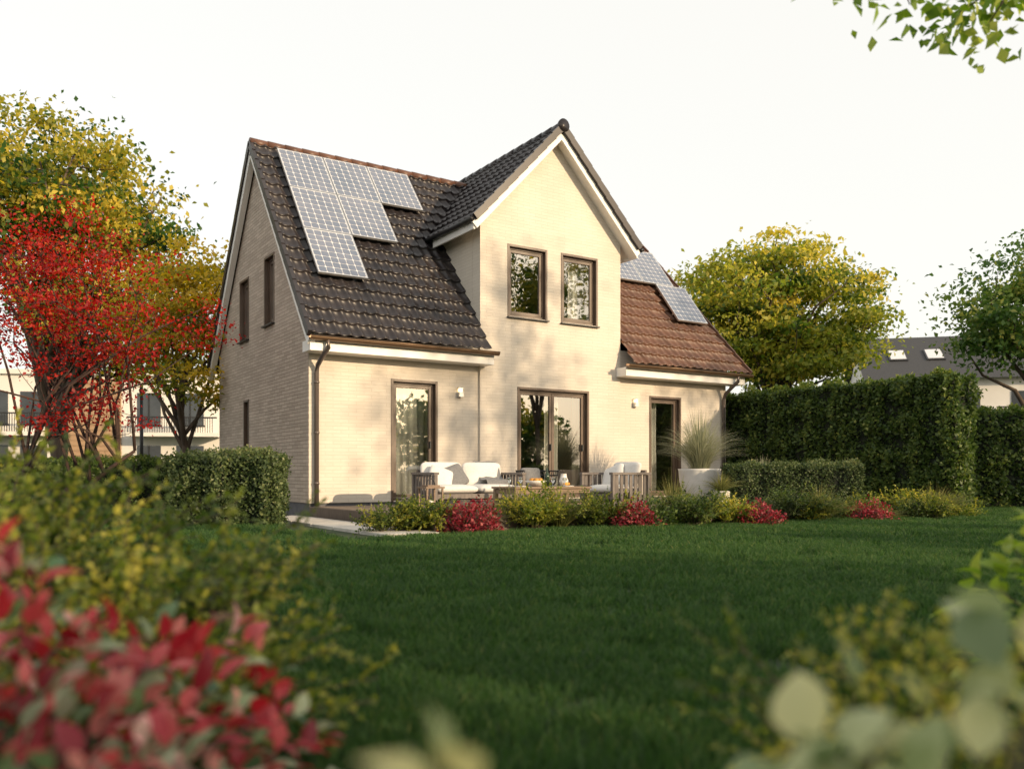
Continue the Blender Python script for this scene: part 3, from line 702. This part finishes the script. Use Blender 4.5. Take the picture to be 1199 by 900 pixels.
# ------------------------------------------------------------ TERRACE FURNITURE
DK=.21
def sofa(name,x,y,rz,W,Dp=.82,seats=2):
    root=empty(name); root.location=(x,y,DK); root.rotation_euler=(0,0,rz)
    f=MB(); hw=W/2; hd=Dp/2
    for sx in(-1,1):
        for sy in(-1,1): f.bb((sx*hw-sx*.0,sy*hd,0),(sx*(hw-.06),sy*(hd-.06),.56))
        f.bb((sx*(hw+.01),-hd-.01,.561),(sx*(hw-.08),hd+.01,.60)); f.bb((sx*(hw-.012),-hd+.06,.10),(sx*(hw-.05),hd-.06,.14))
        n=7
        for k in range(n):
            yy=-hd+.06+(Dp-.12)*(k+.5)/n; f.bb((sx*(hw-.02),yy-.03,.141),(sx*(hw-.042),yy+.03,.56))
    f.bb((-hw+.08,hd-.05,.59),(hw-.08,hd-.01,.64)); f.bb((-hw+.06,hd-.045,.12),(hw-.06,hd-.015,.17))
    n=int(W/.11)
    for k in range(n):
        xx=-hw+.06+(W-.12)*(k+.5)/n; f.bb((xx-.03,hd-.04,.171),(xx+.03,hd-.018,.59))
    f.bb((-hw+.06,-hd+.005,.17),(hw-.06,-hd+.04,.25)); f.bb((-hw+.055,-hd+.045,.2),(hw-.055,hd-.05,.235))
    f.obj('frame',[M_slat],root,.004)
    c=MB(); sw=(W-.16)/seats
    for k in range(seats):
        xx=-hw+.08+sw*(k+.5)
        c.cushion((xx,-.04,.32),(sw*.99,Dp-.14,.17),0)
        c.cushion((xx,hd-.17,.57),(sw*.97,.42,.16),0,R=Matrix.Rotation(math.radians(76),3,'X'))
    c.cushion((-hw*.28,hd-.34,.53),(.44,.40,.15),1 if seats==2 else 0,R=Matrix.Rotation(math.radians(62),3,'X')@Matrix.Rotation(.35,3,'Z'))
    if seats==2:
        c.cushion((-hw*.62,hd-.40,.51),(.42,.40,.15),0,R=Matrix.Rotation(math.radians(60),3,'X')@Matrix.Rotation(-.4,3,'Z'))
    c.obj('cushions',[M_fab,M_fabg],root)
    return root
s=sofa('garden_sofa',2.0,-2.25,0,1.75)
t=MB()
vs=[];fs=[]
for j in range(9):
    prof=[(.02,.74),(-.02,.745),(-.09,.72),(-.16,.60),(-.20,.48),(-.30,.43),(-.46,.43),(-.50,.36),(-.51,.22)][j]
    for i in range(7): vs.append((.28+i*.075,.41+prof[0]-.05+.006*math.sin(i*2),prof[1]+.05+.008*math.sin(i*1.7+j)))
for j in range(8):
    for i in range(6): fs.append((j*7+i,j*7+i+1,(j+1)*7+i+1,(j+1)*7+i))
t.add(vs,fs,0,True); t.obj('throw_blanket',[M_fabg],s)
sofa('garden_armchair',3.85,-3.85,-math.pi/2,.86,.80,1)
tb=empty('coffee_table'); tb.location=(2.35,-3.9,DK); f=MB()
for k in range(6): f.bb((-.72,-.33+k*.112,.35),(.72,-.33+k*.112+.104,.38))
for sx in(-1,1):
    for sy in(-1,1): f.bb((sx*.70,sy*.31,0),(sx*.64,sy*.25,.348))
    f.bb((sx*.69,-.249,.27),(sx*.65,.249,.345))
f.bb((-.64,-.30,.28),(.64,-.27,.345)); f.bb((-.64,.30,.28),(.64,.27,.345)); f.bb((-.64,-.22,.10),(.64,.22,.125))
f.obj('table_frame',[M_wood],tb,.004)
M_fruit=pm('fruit',(.5,.18,.02),(.6,.3,.04),9,.4); M_ceram=pm('ceramic',(.7,.68,.64),(.75,.73,.7),5,.25)
g=MB()
def g_glass(x,y,h=.14): g.lathe([(.0,0),(.032,0),(.03,.005),(.006,.012),(.005,.05),(.02,.07),(.035,.10),(.03,h)],(x,y,.381),16,1)
g.lathe([(0,.0),(.06,0),(.14,.05),(.17,.09),(.165,.09),(.13,.05),(0,.01)],(-.1,.02,.381),24,0)
for a in range(6): g.cushion((-.1+.07*math.cos(a*1.05),.02+.07*math.sin(a*1.05),.381+.09),(.08,.08,.08),2,e=1)
g.lathe([(0,0),(.11,0),(.12,.012),(.10,.008),(0,.008)],(.4,-.1,.381),24,0); g.lathe([(0,0),(.11,0),(.12,.012),(.10,.008),(0,.008)],(-.48,-.1,.381),24,0)
g.lathe([(0,0),(.04,0),(.042,.16),(.03,.20),(.014,.23),(.014,.29),(0,.29)],(.18,.12,.381),16,3)
g.lathe([(0,0),(.05,0),(.075,.08),(.05,.15),(.045,.19),(.05,.2)],(.52,.14,.381),18,0)
g_glass(.3,-.18);g_glass(-.33,.1);g_glass(.05,-.22);g_glass(-.5,.16)
g.cushion((.4,-.1,.42),(.12,.07,.05),2,e=1)
g.obj('tableware',[M_ceram,M_glass,M_fruit,pm('bottle_green',(.02,.04,.02),(.03,.05,.025),3,.1)],tb)
w=empty('wicker_chair'); w.location=(3.3,-2.4,DK); f=MB()
for k in range(28):
    a=math.radians(-20+220*k/27)
    f.tube([(.22*math.cos(a),.2*math.sin(a),.30),(.33*math.cos(a),.31*math.sin(a),.42),(.38*math.cos(a),.36*math.sin(a),.62)],.009,5)
for r,z in ((.22,.30),(.30,.38),(.34,.46),(.37,.55),(.385,.63)):
    f.tube([(r*math.cos(math.radians(a)),r*.95*math.sin(math.radians(a)),z) for a in range(-20,201,10)],.014,6)
for a in (45,135,225,315):
    f.tube([(.2*math.cos(math.radians(a)),.2*math.sin(math.radians(a)),.3),(.28*math.cos(math.radians(a)),.28*math.sin(math.radians(a)),0)],.014,6)
f.cushion((0,0,.34),(.5,.5,.10),1,e=.7); f.cushion((.02,.24,.52),(.42,.34,.12),1,R=Matrix.Rotation(math.radians(75),3,'X'))
f.obj('wicker_frame',[M_dark,M_fabg],w)
ln=empty('candle_lantern'); ln.location=(.62,-3.5,DK); f=MB()
for sx in(-1,1):
    for sy in(-1,1): f.bb((sx*.14,sy*.14,0),(sx*.115,sy*.115,.36))
f.bb((-.155,-.155,0),(.155,.155,.03)); f.bb((-.155,-.155,.361),(.155,.155,.385)); f.bb((-.10,-.10,.386),(.10,.10,.41))
f.tube([(-.07,0,.41),(-.05,0,.48),(0,0,.51),(.05,0,.48),(.07,0,.41)],.008,6,2)
f.lathe([(0,0),(.05,0),(.05,.16),(.03,.165),(0,.16)],(0,0,.031),16,1); f.tube([(0,0,.19),(0,0,.21)],.003,5,2)
f.obj('lantern_body',[M_wood,M_ceram,M_dark],ln,.002)
ln=empty('small_candle_lantern'); ln.location=(.35,-3.15,DK); f=MB()
for sx in(-1,1):
    for sy in(-1,1): f.bb((sx*.09,sy*.09,0),(sx*.072,sy*.072,.2))
f.bb((-.1,-.1,0),(.1,.1,.02)); f.bb((-.1,-.1,.201),(.1,.1,.22)); f.lathe([(0,0),(.035,0),(.035,.1),(0,.1)],(0,0,.021),14,1)
f.obj('lantern_body',[M_dark,M_ceram],ln,.002)
def planter(name,x,y,r,h,gh,gr,n,mat,z=DK,tb=.5,w=.012):
    root=empty(name,(x,y,z)); f=MB()
    f.lathe([(0,0),(r*.62,0),(r*.68,.02),(r*.95,h*.6),(r,h*.95),(r*1.03,h),(r*.93,h),(r*.9,h*.9),(0,h*.88)],(0,0,0),28)
    f.lathe([(0,h*.89),(r*.9,h*.89)],(0,0,0),20,1)
    f.obj('pot',[M_pot,M_soil],root)
    t=tuft('grass',(0,0,0),gh,gr,n,w,mat,tb,.6); t.parent=root; t.location=(0,0,h*.85)
    return root
planter('white_planter',7.35,-2.3,.42,.68,1.35,.62,1100,L_pale,tb=.40)
planter('round_white_planter',8.4,-3.0,.28,.30,.70,.5,520,L_pale,tb=.4)
planter('small_white_planter',6.6,-3.6,.16,.26,.40,.3,260,L_orn)

# ------------------------------------------------------------ PLANTING BED
def bedpos(px,Z): return V((px-600)/1004*Z,Z)
for i,(px,Z,h,r,n) in enumerate(((488,11.4,.36,.42,380),(625,11.8,.50,.55,560),(655,12.1,.44,.45,380),(705,12.2,.42,.5,480),(600,12.2,.46,.4,330),(815,12.5,.48,.6,560),(790,13.2,.55,.5,380),(850,13.0,.36,.45,360),(935,13.9,.46,.6,500),(960,14.0,.42,.5,380),(1070,15.3,.44,.7,560),(1095,15.1,.42,.55,420),(1010,14.9,.32,.4,280))):
    if i in (2,4,6,9,11):
        tuft('ornamental_grass',bedpos(px,Z),h*1.5,r*.9,int(n*1.4),.009,L_orn,.5+rng.normal()*.1,.5,.22)
    else:
        sprigs('spirea_shrub',bedpos(px,Z),46,h*1.25,r*.85,.04,(L_oliv,L_yg,L_hed)[i%3],tb=.5,per=18,base_r=.15,ts=.2)
for px in np.linspace(448,1125,24):
    Z=11.15+(px-448)/677*3.9+rng.normal()*.12
    if rng.random()<.25: tuft('ornamental_grass',bedpos(px,Z),rng.uniform(.25,.42),rng.uniform(.25,.4),300,.009,L_orn,.42+rng.normal()*.1,.5,.2)
    else: sprigs('low_shrub',bedpos(px,Z),26,rng.uniform(.25,.45),.3,.038,(L_hed,L_oliv,L_box,L_yg)[int(rng.integers(4))],tb=.48,per=14,base_r=.12,ts=.2)
for px,Z,r,h,n in ((552,11.3,.44,.40,2400),(742,12.1,.34,.38,1500),(887,13.0,.38,.34,1500),(1018,14.2,.38,.32,1200)):
    dome('crimson_barberry',bedpos(px,Z),r,r,h,n,.045,L_ber,tb=.58,lump=.35,seed=int(px),ts=.22)
for px,Z,r,h,n,L in ((765,12.4,.42,.38,1800,L_hed),(680,12.8,.4,.32,1500,L_box),(520,12.1,.3,.3,1000,L_box),(905,14.6,.5,.45,1700,L_hed),(995,15.3,.5,.35,1500,L_box),(1115,15.7,.5,.4,1700,L_oliv)):
    dome('green_shrub',bedpos(px,Z),r,r,h,n,.05,L,tb=.5,lump=.45,seed=int(px))

# ------------------------------------------------------------ FOREGROUND PLANTS
dome('red_leaved_shrub',V(-1.10,1.5,0),.80,.50,.64,1900,.070,L_fred,SLIM,tb=.50,ts=.25,lump=.16,smooth=True,upn=.9,seed=4)
dome('red_leaved_shrub',V(-.56,1.2,0),.40,.34,.42,560,.064,L_fred,SLIM,tb=.55,ts=.25,lump=.2,smooth=True,upn=.9,seed=9)
dome('green_leaved_shrub',V(-.70,.90,0),.28,.20,.46,170,.065,L_fgr,SLIM,tb=.6,smooth=True,upn=.9)
sprigs('privet_shrub',V(-2.0,3.1),72,.97,.88,.036,L_oliv,tb=.54,per=32,base_r=.3,ts=.2,shoots=.22)
sprigs('privet_shrub',V(-1.35,2.8),52,.76,.72,.034,L_oliv,tb=.56,per=28,base_r=.25,lean=tuple(R3*.15),ts=.2,shoots=.22)
sprigs('privet_shrub',V(-2.9,4.2),55,1.0,.9,.036,L_oliv,tb=.48,per=32,base_r=.4,ts=.2,shoots=.2)
sprigs('privet_shrub',V(-1.05,2.2),40,.48,.55,.03,L_oliv,tb=.58,per=24,base_r=.2,lean=tuple(R3*.2))
dome('pale_leaved_shrub',V(.34,.80,0),.22,.16,.58,190,.08,L_fgr,BIG,tb=.55,smooth=True,upn=.9,lump=.18,ts=.22)
dome('pale_leaved_shrub',V(.58,.92,0),.24,.2,.60,200,.08,L_fgr,BIG,tb=.5,smooth=True,upn=.9,lump=.18,ts=.22)
dome('yellow_leaved_plant',V(-.05,.60,0),.07,.05,.60,50,.068,L_fgr,BIG,tb=.9,smooth=True,upn=.9,lump=.05)
sprigs('privet_shrub',V(.85,1.75),20,.52,.35,.028,L_oliv,tb=.55,per=22,base_r=.15)
dome('lime_leaved_shrub',V(2.05,3.0,0),.42,.4,.70,360,.10,L_lime,BIG,tb=.55,smooth=True,upn=.8,lump=.3)

# ------------------------------------------------------------ LIGHT, WORLD, CAMERA
sx,sy=.36,-.93; el=math.radians(15)
d=Vector((sx,sy,0)).normalized()*math.cos(el)+Vector((0,0,math.sin(el)))
sun=bpy.data.lights.new('sun','SUN'); sun.energy=4.8; sun.angle=math.radians(.5); sun.color=(1,.76,.49)
so=link(bpy.data.objects.new('sun',sun)); so.rotation_euler=d.to_track_quat('Z','Y').to_euler(); so.location=(0,0,30)
w=bpy.data.worlds.new('World'); sc.world=w; w.use_nodes=True; nt=w.node_tree
bg=nt.nodes['Background']; sky=nt.nodes.new('ShaderNodeTexSky'); sky.sky_type='NISHITA'; sky.sun_disc=False
sky.sun_elevation=el; sky.sun_rotation=math.atan2(sx,sy); sky.dust_density=3; sky.air_density=1
nt.links.new(sky.outputs[0],bg.inputs[0]); bg.inputs[1].default_value=.05
b2=nt.nodes.new('ShaderNodeBackground'); b2.inputs[0].default_value=(1,.965,.88,1); b2.inputs[1].default_value=.93
ad=nt.nodes.new('ShaderNodeAddShader'); nt.links.new(bg.outputs[0],ad.inputs[0]); nt.links.new(b2.outputs[0],ad.inputs[1])
nt.links.new(ad.outputs[0],nt.nodes['World Output'].inputs[0])
cam=bpy.data.cameras.new('camera'); co=link(bpy.data.objects.new('camera',cam)); sc.camera=co
co.location=CAM; co.rotation_euler=(math.pi/2,0,-A); cam.lens=36*1004/1199; cam.sensor_width=36; cam.shift_y=105/1199
cam.clip_end=1500; cam.clip_start=.05; cam.dof.use_dof=True; cam.dof.focus_distance=15; cam.dof.aperture_fstop=1.4
sc.view_settings.view_transform='Standard'; sc.view_settings.look='None'; sc.view_settings.exposure=0
